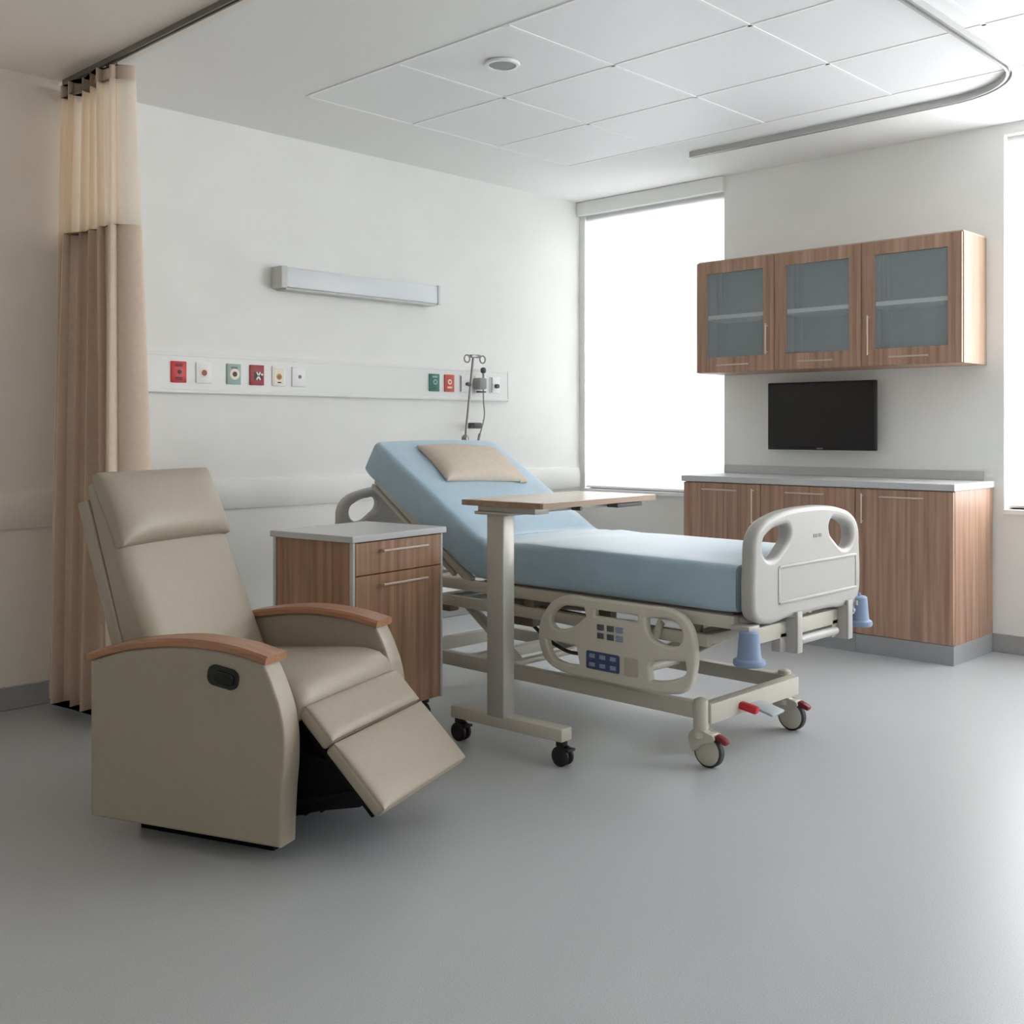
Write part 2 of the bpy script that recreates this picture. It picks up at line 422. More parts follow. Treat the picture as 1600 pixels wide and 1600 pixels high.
plates = [  # x0, x1, kind
    (-3.263, -3.176, 'red', 'red socket plate with dark slots, nearest the curtain'),
    (-3.120, -3.030, 'whitering', 'white plate with a brown port in an orange ring, second from the curtain'),
    (-2.939, -2.853, 'teal', 'teal-grey plate with a white circle and dark port'),
    (-2.797, -2.707, 'dkred', 'dark red plate with a white and black mark'),
    (-2.654, -2.568, 'cream', 'white plate with ochre print and round port'),
    (-2.523, -2.434, 'whitedot', 'white plate with one grey dot, right of the ochre printed plate'),
    (-1.495, -1.408, 'green', 'green socket plate with pale marks, above the raised head of the bed'),
    (-1.364, -1.280, 'orange', 'orange-red socket plate with a pale port'),
    (-1.225, -1.130, 'whiteplain', 'plain white plate behind the steel pole'),
    (-1.095, -.990, 'whitereg', 'white plate under the small gas regulator'),
    (-.955, -.862, 'whiteknob', 'white plate with a dark knob at the end of the wall panel'),
]
PB = {'red': 'p_red', 'teal': 'p_teal', 'dkred': 'p_dkred', 'green': 'p_green', 'orange': 'p_orange'}
for x0, x1, k, lab in plates:
    cx = (x0 + x1) / 2; w = x1 - x0
    t = thing('outlet_plate', lab, 'outlet', (cx, -.0285, 1.50), 0, 'outlet plates on the wall panel')
    def bx(a, b, nm, mt, y=-.010, bev=0.0015): MB().box((a[0], y, a[1]), (b[0], -.004, b[1]), bev, 1).build(nm, M[mt], t)
    def disc(px, pz, r, nm, mt, y=-.011):
        MB().cyl((px, -.004, pz), (px, y, pz), r, seg=20).build(nm, M[mt], t)
    h = .055
    MB().box((-w / 2, -.008, -h), (w / 2, 0, h), .003).build('plate', M[PB.get(k, 'white')], t)
    if k == 'red':
        bx((-.02, .028), (.02, .042), 'slot', 'p_maroon'); bx((-.02, -.042), (.02, -.026), 'slot', 'p_maroon'); disc(.004, 0, .011, 'port', 'p_dark')
    if k == 'whitering':
        disc(0, 0, .024, 'ring', 'p_cream', -.0095); disc(0, 0, .016, 'port', 'p_brown')
    if k == 'teal':
        disc(.004, 0, .030, 'ring', 'p_cream', -.0095); disc(.004, 0, .014, 'port', 'p_dark'); bx((-.018, .030), (.022, .040), 'slot', 'p_grey')
    if k == 'dkred':
        bx((-.02, -.028), (.034, .018), 'mark', 'p_dark', -.0095)
        for s in (1, -1): MB().bar((-.012 * s + .006, -.011, -.026), (.012 * s + .006, -.011, .016), .004, .008).build('mark', M['white'], t)
        disc(.030, .004, .006, 'port', 'white')
    if k == 'cream':
        bx((-.032, -.045), (.032, .045), 'print', 'p_cream', -.0095); disc(0, -.004, .018, 'ring', 'p_yellow', -.0105); disc(0, -.006, .011, 'port', 'p_brown', -.012); bx((-.012, -.04), (.014, -.032), 'mark', 'p_dark', -.0105)
    if k == 'whitedot': disc(.006, 0, .010, 'port', 'p_grey'); 
    if k == 'green':
        disc(.004, .004, .018, 'ring', 'p_teal'); bx((-.02, .03), (.024, .042), 'mark', 'p_teal'); bx((-.004, -.038), (.022, -.024), 'slot', 'keydark'); disc(.004, .004, .008, 'port', 'keydark', -.013)
    if k == 'orange':
        disc(0, .008, .017, 'ring', 'p_cream'); bx((-.02, -.034), (.022, -.022), 'slot', 'p_cream'); disc(0, .008, .008, 'port', 'p_orange', -.013)
    if k == 'whiteplain': bx((-w / 2, -.05), (-w / 2 + .008, .05), 'edge_strip', 'p_grey'); disc(.02, 0, .014, 'port', 'mark')
    if k == 'whitereg': disc(.0, 0.0, .018, 'port', 'p_brown', -.012)
    if k == 'whiteknob':
        bx((-.04, -.05), (-.026, .05), 'edge_strip', 'mark'); disc(.006, -.008, .014, 'knob', 'dgrey', -.03)
# gas regulator with hanging tube
rg = thing('wall_gas_regulator', 'small pale gas regulator with dark knob and hanging tube on wall panel', 'regulator', (-1.075, -.04, 1.50))
MB().box((-.045, -.07, -.035), (.018, .0, .04), .01).build('body', M['mark'], rg)
MB().cyl((.012, -.04, .035), (.012, -.04, .075), .007).build('stem', M['iv'], rg)
MB().lathe([(.006, 0), (.016, .006), (.019, .02), (.016, .034), (.005, .04)], 20, Matrix.Translation((.012, -.04, .07))).build('knob', M['dgrey'], rg)
MB().box((-.035, -.06, -.055), (.02, -.02, -.045), .003).build('bracket', M['dgrey'], rg)
MB().tube([(.012, -.04, -.03), (.010, -.045, -.12), (.012, -.05, -.2), (-.01, -.05, -.28), (-.05, -.06, -.36), (-.075, -.07, -.46), (-.08, -.08, -.62)], .0045).build('tube', M['iv'], rg)
MB().cyl((-.038, -.058, -.325), (-.062, -.064, -.385), .008).build('connector', M['iv'], rg)
MB().box((-.13, -.10, -.290), (-.055, -.03, -.252), .008).build('clip', M['dgrey'], rg)
# over-bed light
ol = thing('wall_light', 'long pale horizontal box light on the wall above the bed', 'light', (0, 0, 0))
MB().box((-2.60, -.098, 1.990), (-1.48, -.001, 2.100), .006).build('diffuser', M['lamp'], ol)
MB().box((-2.640, -.104, 1.985), (-2.60, -.001, 2.105), .004).build('end_cap', M['lamp_end'], ol)
MB().box((-1.48, -.104, 1.985), (-1.452, -.001, 2.105), .004).build('end_cap', M['lamp'], ol)
MB().box((-2.60, -.088, 1.976), (-1.48, -.004, 1.990), .002).build('base_strip', M['lamp_end'], ol)

# ------------------------------------------------------------------ wall cabinets
UY = [-1.245, -1.795, -2.345, -2.905]        # unit boundaries along the window wall
UX = -.33; UZ = (1.555, 2.245)
def handle_v(y, z0, z1, x): return MB().cyl((x - .024, y, z0), (x - .024, y, z1), .005, seg=10).cyl((x, y, z0 + .012), (x - .024, y, z0 + .012), .004, seg=8).cyl((x, y, z1 - .012), (x - .024, y, z1 - .012), .004, seg=8)
def handle_h(y0, y1, z, x): return MB().cyl((x - .024, y0, z), (x - .024, y1, z), .005, seg=10).cyl((x, y0 + .012, z), (x - .024, y0 + .012, z), .004, seg=8).cyl((x, y1 - .012, z), (x - .024, y1 - .012, z), .004, seg=8)
labs = ['wooden wall cabinet with frosted glass door nearest the bed window',
        'middle wooden wall cabinet with frosted glass door, above the television',
        'wooden wall cabinet with frosted glass door and exposed pale end panel']
for k in range(3):
    ya, yb = UY[k + 1], UY[k]           # ya < yb
    cx = (ya + yb) / 2; hw = (yb - ya) / 2 - .0008
    t = thing('wall_cabinet', labs[k], 'cabinet', (0, cx, UZ[0]), 0, 'wall cabinets')
    H = UZ[1] - UZ[0]; p = .018
    mb = MB(); xf = UX + .02
    mb.box((xf, -hw, 0), (-.001, -hw + p, H)); mb.box((xf, hw - p, 0), (-.001, hw, H))
    mb.box((xf, -hw + p, 0), (-.001, hw - p, p)); mb.box((xf, -hw + p, H - p), (-.001, hw - p, H)); mb.box((-.012, -hw + p, p), (-.001, hw - p, H - p))
    mb.build('body', M['wood'], t, smooth=0)
    MB().box((xf, -hw - .0, H - .0005), (-.001, hw + .0, H + .008), .001, 1).build('top_board', M['edge'], t, smooth=0)
    MB().box((UX + .022, -hw + p + .002, H * .5 - .012), (-.013, hw - p - .002, H * .5 + .012)).build('shelf', M['inside'], t, smooth=0)
    MB().box((-.022, -hw + p + .001, p + .001), (-.0125, hw - p - .001, H - p - .001)).build('back_panel', M['mark'], t, smooth=0)
    fw = .075
    d = MB().plate([[(-hw + .001, .002, 1), (hw - .001, .002, 1), (hw - .001, H - .002, 1), (-hw + .001, H - .002, 1)],
                    [(-hw + fw, fw + .02, 1), (hw - fw, fw + .02, 1), (hw - fw, H - fw, 1), (-hw + fw, H - fw, 1)]], .019, YZ(UX + .009), .0015, False).build('door', M['wood'], t, smooth=20)
    MB().box((UX + .006, -hw + fw - .008, fw + .012), (UX + .011, hw - fw + .008, H - fw + .008)).build('glass', M['frost'], d, smooth=0)
    if k == 0: handle_v(-hw + .045, .10, .28, UX).build('handle', M['handle'], d)
    if k == 2: handle_v(hw - .045, .06, .28, UX).build('handle', M['handle'], d)
    handle_h(-.11, .11, .045, UX).build('handle', M['handle'], d)
    if k == 2: MB().box((xf, -hw - .003, 0), (-.001, -hw - .0002, H), .001, 1).build('end_panel', wood('end_veneer', rgb(148, 122, 104), rgb(168, 144, 126), 'z'), t, smooth=0)

# ------------------------------------------------------------------ base cabinets + worktop
BX = -.536; BY = [-1.290, -1.826, -2.410, -2.944]
labs = ['wooden base cabinet nearest the bed window, vertical handle at right',
        'middle wooden base cabinet, partly hidden by the bed footboard',
        'tall-doored wooden base cabinet at the right end, side panel in view']
for k in range(3):
    ya, yb = BY[k + 1], BY[k]; cx = (ya + yb) / 2; hw = (yb - ya) / 2 - .0008
    t = thing('base_cabinet', labs[k], 'cabinet', (0, cx, 0), 0, 'base cabinets')
    MB().box((BX + .02, -hw, .10), (-.013, hw, .888)).build('body', M['wood'], t, smooth=0)
    MB().box((BX + .004, -hw, 0), (-.013, hw, .10), .001, 1).build('plinth', M['plinth'], t, smooth=0)
    d = MB().box((BX, -hw + .0015, .103), (BX + .019, hw - .0015, .884), .0015, 1).build('door', M['wood'], t, smooth=0)
    if k == 0: handle_v(-hw + .045, .66, .86, BX).build('handle', M['handle'], d)
    if k == 2: handle_v(hw - .045, .70, .86, BX).build('handle', M['handle'], d)
    handle_h(-.12, .12, .845, BX).build('handle', M['handle'], d)
wt = thing('worktop', 'pale grey worktop with low backsplash over the base cabinets', 'worktop', (0, 0, 0))
MB().box((BX - .008, BY[3] - .008, .889), (-.001, BY[0] + .012, .924), .003).build('slab', M['counter'], wt, smooth=0)
MB().box((-.020, -2.905, .9242), (-.0015, -1.245, .975), .002).build('backsplash', M['splash'], wt, smooth=0)

# ------------------------------------------------------------------ television
tv = thing('wall_television', 'black flat television on the wall under the wall cabinets', 'television', (-.095, -1.97, 1.285))
MB().box((-.012, -.352, -.205), (.018, .352, .205), .006).build('casing', M['black'], tv)
MB().box((-.0135, -.338, -.186), (-.0115, .338, .192)).build('screen', M['screen'], tv, smooth=0)
MB().box((.018, -.12, -.12), (.095, .12, .12), .006).build('wall_bracket', M['dgrey'], tv)
MB().box((-.0145, -.02, -.199), (-.0118, .02, -.191), .001).build('badge', M['p_grey'], tv)

# ------------------------------------------------------------------ hospital bed
BXN, BXF = -2.82, -2.03        # near and far mattress sides
bed = thing('hospital_bed', 'adjustable hospital bed with blue mattress, raised head and white ends', 'bed', (0, 0, 0))
# mattress: rounded section swept along a bent centre line
T = .17; cl = []
ang = math.radians(33.3)
path2 = []
for k in range(41): path2.append((-3.105 + (1.225) * k / 40, .560))
y, z = path2[-1]
for k in range(1, 25):
    a = ang * (k / 24) ** 1.0; y += .0068 * math.cos(a); z += .0068 * math.sin(a); path2.append((y, z))
for k in range(1, 33):
    y += .0226 * math.cos(ang); z += .0226 * math.sin(ang); path2.append((y, z))
rows = []; n = len(path2); xc = (BXN + BXF) / 2; hw = (BXF - BXN) / 2; r = .026
sec = []
for sx, sz, a0 in ((1, 1, 0), (-1, 1, 90), (-1, 0, 180), (1, 0, 270)):
    for k in range(5):
        a = math.radians(a0 + 90 * k / 4)
        sec.append((sx * (hw - r) + r * math.cos(a), (T - r if sz else r) + r * math.sin(a)))
    if a0 == 0:
        for k in range(1, 12): sec.append(((hw - r) * (1 - 2 * k / 12), T))
for i, (y, z) in enumerate(path2):
    j0, j1 = max(0, i - 1), min(n - 1, i + 1)
    d = Vector((0, path2[j1][0] - path2[j0][0], path2[j1][1] - path2[j0][1])).normalized(); nn = Vector((0, -d.z, d.y))
    e = min(i, n - 1 - i); sh = 1 - (.05 if e == 0 else .018 if e == 1 else 0)
    row = []
    for a, b in sec:
        bb = (b - T / 2) * (sh if e < 2 else 1) + T / 2
        if b > T * .7:      # soft crown and two fold lines across the bend
            bb += .010 * (1 - (a / hw) ** 2)
            for q, dp, wd in ((-1.86, .013, .018), (-1.95, .009, .02)):
                bb -= dp * math.exp(-((y + .03 * a - q) / wd) ** 2)
            bb += .004 * math.sin(y * 19 + a * 5) * math.exp(-((y + 1.92) / .25) ** 2)
        row.append(tuple(Vector((xc + a * (1 - (1 - sh) * .3) - .07 * max(0, (y + 1.85) / .8), y, z)) + nn * bb))
    rows.append(row)
MB().sheet(rows, True).build('mattress', M['mattress'], bed, smooth=50)
# end boards
def end_board(yc, t, name):
    cx = -2.43; half = [(.0, .920), (.13, .916), (.25, .900), (.335, .872), (.380, .828), (.392, .74), (.397, .62), (.385, .558), (.335, .529), (.12, .528)]
    out = [(cx + a, b) for a, b in half] + [(cx - a, b) for a, b in half[:0:-1]]
    hl = [(-.325, .812), (-.285, .842), (-.205, .861), (-.160, .858), (-.148, .826), (-.195, .778), (-.270, .746), (-.318, .765)]
    h1 = [(cx + a, b) for a, b in hl]; h2 = [(cx - a, b) for a, b in hl]
    o = MB().plate([out, h1, h2], t, XZ(yc), .018).build(name, M['cream'], bed, smooth=50)
    return o
fb = end_board(-3.155, .055, 'footboard')
yf = -3.1835
mb = MB()
for z in (.715, .588): mb.box((-2.655, yf - .004, z - .006), (-2.075, yf + .004, z + .006), .0035)
for x in (-2.655, -2.075): mb.box((x - .006, yf - .0015, .588), (x + .006, yf + .004, .715), .001)
mb.build('raised_frame', M['cream'], fb)
mb = MB()
for x, w in ((-2.405, .008), (-2.393, .006), (-2.383, .010), (-2.366, .006), (-2.356, .008)):
    mb.box((x - w / 2, yf - .0012, .803), (x + w / 2, yf + .002, .816))
mb.build('printed_mark', M['mark'], fb, smooth=0)
hb = end_board(-.84, .05, 'headboard')
mb = MB(); mb.box((-2.66, -.872, .700), (-2.20, -.862, .714), .004); mb.build('raised_frame', M['cream'], hb)
# near side rail (lowered) traced at its own distance
rail_out = [(-2.245, .405), (-2.285, .497), (-2.365, .552), (-2.537, .560), (-2.763, .561), (-2.891, .557), (-2.952, .528), (-2.983, .465), (-2.981, .335), (-2.952, .280), (-2.880, .256), (-2.763, .254), (-2.537, .254), (-2.343, .264), (-2.284, .292), (-2.252, .342)]
holes = [[(-2.309, .455), (-2.343, .501), (-2.417, .522), (-2.480, .521, 1), (-2.489, .488, 1), (-2.433, .447), (-2.368, .423), (-2.326, .427)],
         [(-2.533, .520, 1), (-2.735, .520, 1), (-2.735, .498, 1), (-2.533, .496, 1)],
         [(-2.774, .517, 1), (-2.900, .519), (-2.932, .485), (-2.924, .441), (-2.895, .428), (-2.835, .433), (-2.785, .461)],
         [(-2.287, .375, 1), (-2.441, .367, 1), (-2.457, .297, 1), (-2.376, .295), (-2.315, .315)],
         [(-2.795, .352), (-2.870, .372), (-2.945, .382, 1), (-2.947, .340), (-2.904, .314), (-2.849, .298), (-2.795, .293, 1)]]
XR = -2.875
rl = MB().plate([rail_out] + holes, .034, YZ(XR), .010).build('side_rail', M['rail'], bed, smooth=50)
xo = XR - .0172
kp = MB().plate([rloop(-2.575, .3285, .160, .068, .008)], .004, YZ(xo), .001, False).build('keypad', M['navy'], rl)
for yy in (-2.525, -2.575, -2.626):
    for zz in (.345, .312):
        MB().box((xo - .004, yy - .014, zz - .008), (xo - .001, yy + .014, zz + .008), .001, 1).build('key', M['keyblue'], rl)
for yy in (-2.565, -2.612, -2.655):
    for zz in (.457, .425):
        MB().box((xo - .003, yy - .016, zz - .011), (xo + .001, yy + .016, zz + .011), .001, 1).build('key', M['keydark' if (yy + zz) > -2.19 else 'keyblue'], rl)
MB().plate([rloop(-2.709, .327, .064, .066, .004)], .003, YZ(xo), .0008, False).build('blank_cover', M['greypatch'], rl)
for yy in (-2.46, -2.78): MB().bar((XR + .012, yy, .41), (-2.80, yy, .495), .035, .012, .002, up=(0, 1, 0)).build('rail_arm', M['metal'], bed)
# deck frame under the mattress
mb = MB()
for x in (-2.80, -2.05): mb.box((x - .018, -3.10, .505), (x + .018, -1.30, .551), .005)
for y in (-3.08, -2.65, -2.2, -1.80): mb.box((-2.782, y - .02, .515), (-2.068, y + .02, .545), .003)
mb.build('deck_frame', M['metal'], bed)
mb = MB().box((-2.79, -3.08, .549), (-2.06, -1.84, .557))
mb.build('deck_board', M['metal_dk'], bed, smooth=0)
a = ang; dy, dz = math.cos(a), math.sin(a); ny, nz = -dz, dy
def bp(s, off): return (-1.80 + dy * s + ny * off, .556 + dz * s + nz * off)
mb = MB()
for x in (-2.795, -2.055):
    p, q = bp(0.02, -.028), bp(.79, -.028); mb.bar((x, *p), (x, *q), .034, .034, .005)
    p, q = bp(.12, -.068), bp(.80, -.068); mb.bar((x, *p), (x, *q), .026, .020, .004)
for s in (.15, .5, .78):
    p = bp(s, -.036); mb.bar((-2.79, *p), (-2.06, *p), .03, .02, .003)
mb.build('backrest_frame', M['metal'], bed)
mb = MB()
for x in (-2.785, -2.065): mb.box((x - .016, -2.98, .425), (x + .016, -.955, .470), .004)
for y in (-1.05, -1.55, -2.95): mb.box((-2.77, y - .025, .43), (-2.08, y + .025, .466), .004)
for x in (-2.70, -2.17): mb.box((x - .014, -1.05, .43), (x + .014, -.86, .465), .003).box((x - .014, -.90, .43), (x + .014, -.866, .60), .003)
mb.build('lift_frame', M['metal'], bed)
for x in (-2.77, -2.08):
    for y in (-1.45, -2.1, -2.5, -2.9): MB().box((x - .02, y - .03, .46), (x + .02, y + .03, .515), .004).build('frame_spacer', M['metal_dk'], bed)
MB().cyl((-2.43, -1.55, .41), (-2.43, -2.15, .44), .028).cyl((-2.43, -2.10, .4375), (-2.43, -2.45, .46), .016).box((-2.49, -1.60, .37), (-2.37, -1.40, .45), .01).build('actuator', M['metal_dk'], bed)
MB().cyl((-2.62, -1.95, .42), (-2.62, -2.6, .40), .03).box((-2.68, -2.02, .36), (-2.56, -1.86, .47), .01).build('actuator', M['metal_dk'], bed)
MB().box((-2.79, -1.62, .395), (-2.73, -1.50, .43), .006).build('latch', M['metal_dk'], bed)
for y0, y1, yt in ((-2.86, -2.42, -2.86), (-1.62, -1.95, -1.62)):
    mb = MB()
    for x in (-2.70, -2.16): mb.bar((x, y0, .44), (x, y1, .215), .024, .05, .004, up=(1, 0, 0))
    mb.cyl((-2.77, y1, .205), (-2.19, y1, .205), .016).cyl((-2.77, y0, .44), (-2.08, y0, .44), .018)
    mb.build('lift_arm', M['metal'], bed)
MB().tube([(-2.66, -1.95, .40), (-2.64, -2.1, .30), (-2.62, -2.22, .27), (-2.60, -2.35, .32), (-2.62, -2.45, .41)], .008).build('power_cord', M['rubber'], bed)
# base
mb = MB()
for x in (-2.79, -2.17): mb.box((x - .022, -2.96, .165), (x + .022, -1.33, .222), .004)
for y, z0, z1 in ((-2.965, .150, .222), (-1.36, .165, .222), (-1.72, .170, .214)): mb.box((-2.79, y - .024, z0), (-2.17, y + .024, z1), .004)
mb.build('base_frame', M['metal'], bed)
CW = .058
for (x, y, brake) in ((-2.80, -2.965, 1), (-2.16, -2.930, 1), (-2.80, -1.34, 0), (-2.16, -1.34, 0)):
    off = -.036
    mb = MB()
    mb.lathe([(.026, .128), (.028, .14), (.028, .215), (.024, .235), (.012, .242)], 20, Matrix.Translation((x, y + .012, 0)))
    mb.lathe([(.031, .10), (.036, .104), (.036, .122), (.026, .130)], 20, Matrix.Translation((x, y + .012, 0)))
    # hood: two cheeks and a crown
    cheek = [(y + .044, .070), (y + .048, .112), (y + .02, .130), (y - .025, .128), (y - .060, .112), (y - .050, .098), (y - .012, .082), (y + .018, .058), (y + .034, .052)]
    for s in (-1, 1): mb.plate([cheek], .008, YZ(x + s * .022), .003)
    mb.box((x - .022, y - .05, .112), (x + .022, y + .04, .124), .004)
    cst = mb.build('caster', M['metal'], bed, smooth=45)
    mx = Matrix.Translation((x, y + off + .014, CW)) @ Matrix.Rotation(PI / 2, 4, 'Y')
    MB().lathe([(.040, -.0145), (.053, -.0145), (CW, -.010), (CW, .010), (.053, .0145), (.040, .0145)], 32, mx).build('tyre', M['rubber'], cst)
    MB().lathe([(.008, -.0175), (.044, -.0170), (.050, -.0145), (.050, .0145), (.044, .0170), (.008, .0175)], 32, mx).build('wheel_disc', M['metal'], cst)
    if brake: MB().bar((x, y - .055, .116), (x, y - .100, .098), .030, .020, .006).build('brake_pedal', M['dkred'], cst)
# pedals on the foot crossbeam
pp = MB().bar((-2.50, -2.985, .176), (-2.49, -3.085, .150), .10, .010, .003).build('foot_pedal', M['pedal'], bed)
MB().bar((-2.595, -2.985, .186), (-2.585, -3.055, .172), .034, .028, .008).build('brake_lever', M['red'], bed, label='red brake lever')
# foot beam, brackets, bumpers
mb = MB().box((-2.80, -3.150, .450), (-2.05, -3.115, .508), .004)
mb.build('foot_beam', M['metal'], bed)
for x in (-2.530, -2.145):
    mb = MB().box((x - .018, -3.196, .395), (x + .018, -3.184, .545), .003).box((x - .018, -3.188, .395), (x - .010, -3.11, .520), .002).box((x - .06, -3.15, .400), (x - .01, -3.112, .47), .004)
    mb.build('bracket', M['cream'], bed)
MB().cyl((-2.475, -3.16, .430), (-2.20, -3.16, .430), .016).build('cross_tube', M['cream'], bed)
for x, y, s, zo in ((-2.823, -3.165, 1.0, 0), (-1.985, -3.150, .95, .028)):
    MB().lathe([(.02 * s, .388 + zo), (.052 * s, .392 + zo), (.056 * s, .400 + zo), (.054 * s, .412 + zo), (.042 * s, .418 + zo), (.041 * s, .424 + zo), (.034 * s, .505 + zo), (.028 * s, .510 + zo), (.008, .511 + zo), (.007, .522 + zo)], 28, Matrix.Translation((x, y, 0))).build('bumper', M['blue_bump'], bed, smooth=40, label='blue-grey corner bumper')
MB().box((-2.84, -3.175, .508), (-2.77, -3.10, .526), .003).build('bumper_bracket', M['cream'], bed)
MB().box((-2.06, -3.15, .47), (-1.975, -3.11, .548), .003).cyl((-2.02, -3.145, .515), (-2.02, -3.162, .515), .01).cyl((-2.045, -3.145, .49), (-2.045, -3.162, .49), .008).build('bumper_bracket', M['cream'], bed)

# pillow lying on the raised head section
n_in = Vector((0, -math.sin(ang), math.cos(ang)))
u_in = Vector((0, math.cos(ang), math.sin(ang)))
pc = Vector((-2.450, -1.397, 1.011)) + n_in * .030
mt = Matrix((Vector((1, 0, 0)), u_in, n_in)).transposed().to_4x4(); mt.translation = pc
pm = mt @ Matrix.Rotation(math.radians(-4), 4, 'Z')
pw = thing('pillow', 'beige pillow resting on the raised head of the blue mattress', 'pillow', (0, 0, 0))
MB().cushion((.500, .280, .125), .014, pm, 26, 2.4, .05, .72).build('pillow_case', M['pillow'], pw, smooth=70)
mb = MB(); hem = pm @ Matrix.Translation((.228, -.120, 0))
MB().cushion((.05, .045, .020), .012, hem, 8, 2.4).build('case_corner', M['pillow'], pw, smooth=70)

# pole on the head end of the bed
iv = thing('iv_pole', 'thin steel drip pole leaning at the head end of the bed', 'pole', (-2.072, -.885, .50))
MB().cyl((0, 0, -.03), (.075, 0, .62), .0095).build('lower_tube', M['iv'], iv)
MB().cyl((.075, 0, .62), (.140, 0, 1.105), .007).build('upper_tube', M['iv'], iv)
MB().lathe([(.012, 0), (.02, .01), (.02, .03), (.010, .042)], 16, Matrix.Translation((.078, 0, .632))).build('collar', M['iv'], iv)
MB().cyl((.088, 0, .95), (.118, 0, .945), .009).build('clamp_knob', M['dgrey'], iv)
MB().box((.118, -.012, 1.095), (.185, .012, 1.112), .004).build('hook_bar', M['iv'], iv)
for x in (.092, .210):
    c0 = Vector((x, 0, 1.088)); rr = .020
    MB().tube([c0 + Vector((rr * math.cos(q * PI / 4), 0, rr * math.sin(q * PI / 4))) for q in range(8)], .004, closed=True).bar((x + (.016 if x < .14 else -.016), 0, 1.098), (.125 if x < .14 else .18, 0, 1.103), .006, .006).build('hook', M['iv'], iv)
MB().box((-.045, -.02, -.06), (.03, .02, .0), .004).build('socket', M['metal'], iv)

# ------------------------------------------------------------------ over-bed table
tb = thing('overbed_table', 'wood-topped over-bed table on one steel column, pulled across the bed', 'table', (-3.165, -2.31, 0), math.radians(3.5))
tz = .940
rt = Matrix.Translation((.2898, -.0618, 0))
rr_ = Matrix.Rotation(math.radians(-.4), 4, 'Z')
mtop = rt @ rr_
mb = MB(); mb.plate([rloop(0, 0, .731, .395, .012, 3)], .022, mtop @ Matrix.Translation((0, 0, tz - .011)), .003, False)
tt = mb.build('table_top', M['wood_top'], tb, smooth=30)
mb = MB(); mb.plate([rloop(0, 0, .737, .401, .015, 3), rloop(0, 0, .730, .394, .012, 3)], .020, mtop @ Matrix.Translation((0, 0, tz - .012)), .0, False)
mb.build('edge_band', M['wood_edge'], tt, smooth=30)
mb = MB()
mb.box((-.33, -.13, tz - .040), (.30, -.09, tz - .022), .003, 2, mtop).box((-.33, .09, tz - .040), (.30, .13, tz - .022), .003, 2, mtop)
mb.box((-.335, -.14, tz - .046), (-.255, .14, tz - .022), .003, 2, mtop)
mb.build('top_support', M['alum'], tb, smooth=30)
MB().box((.12, -.180, tz - .042), (.29, -.128, tz - .026), .003, 2, mtop).build('release_lever', M['dgrey'], tb, smooth=30)
MB().cyl(mtop @ Vector((-.10, -.128, tz - .034)), mtop @ Vector((-.10, -.17, tz - .034)), .008).build('pivot_pin', M['dgrey'], tb, smooth=30)
MB().box((-.038, -.042, .130), (.027, .042, tz - .044), .006).build('column', M['alum'], tb)
mb = MB().box((-.06, -.085, .885), (.06, .085, .8965), .003); mb.build('column_plate', M['alum'], tb)
MB().box((-.032, -.31, .090), (.030, .235, .138), .006).build('base_beam', M['metal'], tb)
for y in (-.285, .212):
    mb = MB().box((-.016, y - .016, .068), (.016, y + .016, .128), .004)
    cst = mb.build('caster', M['black'], tb)
    mx = Matrix.Translation((0, y - .004, .036)) @ Matrix.Rotation(PI / 2, 4, 'Y')
    for s in (-1, 1):
        MB().lathe([(.010, -.009), (.030, -.009), (.036, -.005), (.036, .005), (.030, .009), (.010, .009)], 24, Matrix.Translation((s * .014, 0, 0)) @ mx).build('wheel', M['black'], cst)
    MB().box((-.022, y - .046, .056), (.022, y - .02, .066), .003).build('brake_tab', M['black'], cst)

# ------------------------------------------------------------------ bedside cabinet
ns = thing('bedside_cabinet', 'wooden bedside cabinet with grey top, behind the recliner', 'cabinet', (-3.544, -1.89, 0), math.radians(7.5))
w, dpt = .525, .435; zb, ztp = .10, .775
MB().box((.006, .012, zb), (w - .006, dpt, ztp)).build('body', M['wood_dark'], ns, smooth=0)
mb = MB()
for x in (0, w - .013): mb.box((x, -.008, zb - .002), (x + .013, .011, ztp), .002, 1)
for x in (-.001, w - .005): mb.box((x, dpt - .012, zb), (x + .006, dpt + .002, ztp), .001, 1)
mb.build('edge_strips', M['counter'], ns, smooth=0)
MB().box((-.012, -.018, ztp), (w + .012, dpt + .008, ztp + .025), .003).build('top', M['counter'], ns, smooth=0)
zd = .645
dr = MB().box((.015, -.008, zd + .002), (w - .015, .0115, ztp - .004), .0015, 1).build('drawer', M['wood_dark'], ns, smooth=0)
do = MB().box((.015, -.008, zb + .002), (w - .015, .0115, zd - .002), .0015, 1).build('door', M['wood_dark'], ns, smooth=0)
def hh(z): return MB().cyl((.14, -.034, z), (.40, -.034, z), .0055, seg=10).cyl((.152, -.008, z), (.152, -.034, z), .0045, seg=8).cyl((.388, -.008, z), (.388, -.034, z), .0045, seg=8)
hh(.735).build('handle', M['handle'], dr); hh(.604).build('handle', M['handle'], do)
for x in (.05, w - .05):
    for y in (.06, dpt - .06):
        c = MB().box((x - .02, y - .02, .07), (x + .02, y + .02, .099), .004).build('caster', M['black'], ns)
        MB().lathe([(.008, -.012), (.034, -.012), (.037, -.008), (.037, .008), (.034, .012), (.008, .012)], 20, Matrix.Translation((x, y, .037)) @ Matrix.Rotation(PI / 2, 4, 'Y')).build('wheel', M['black'], c)

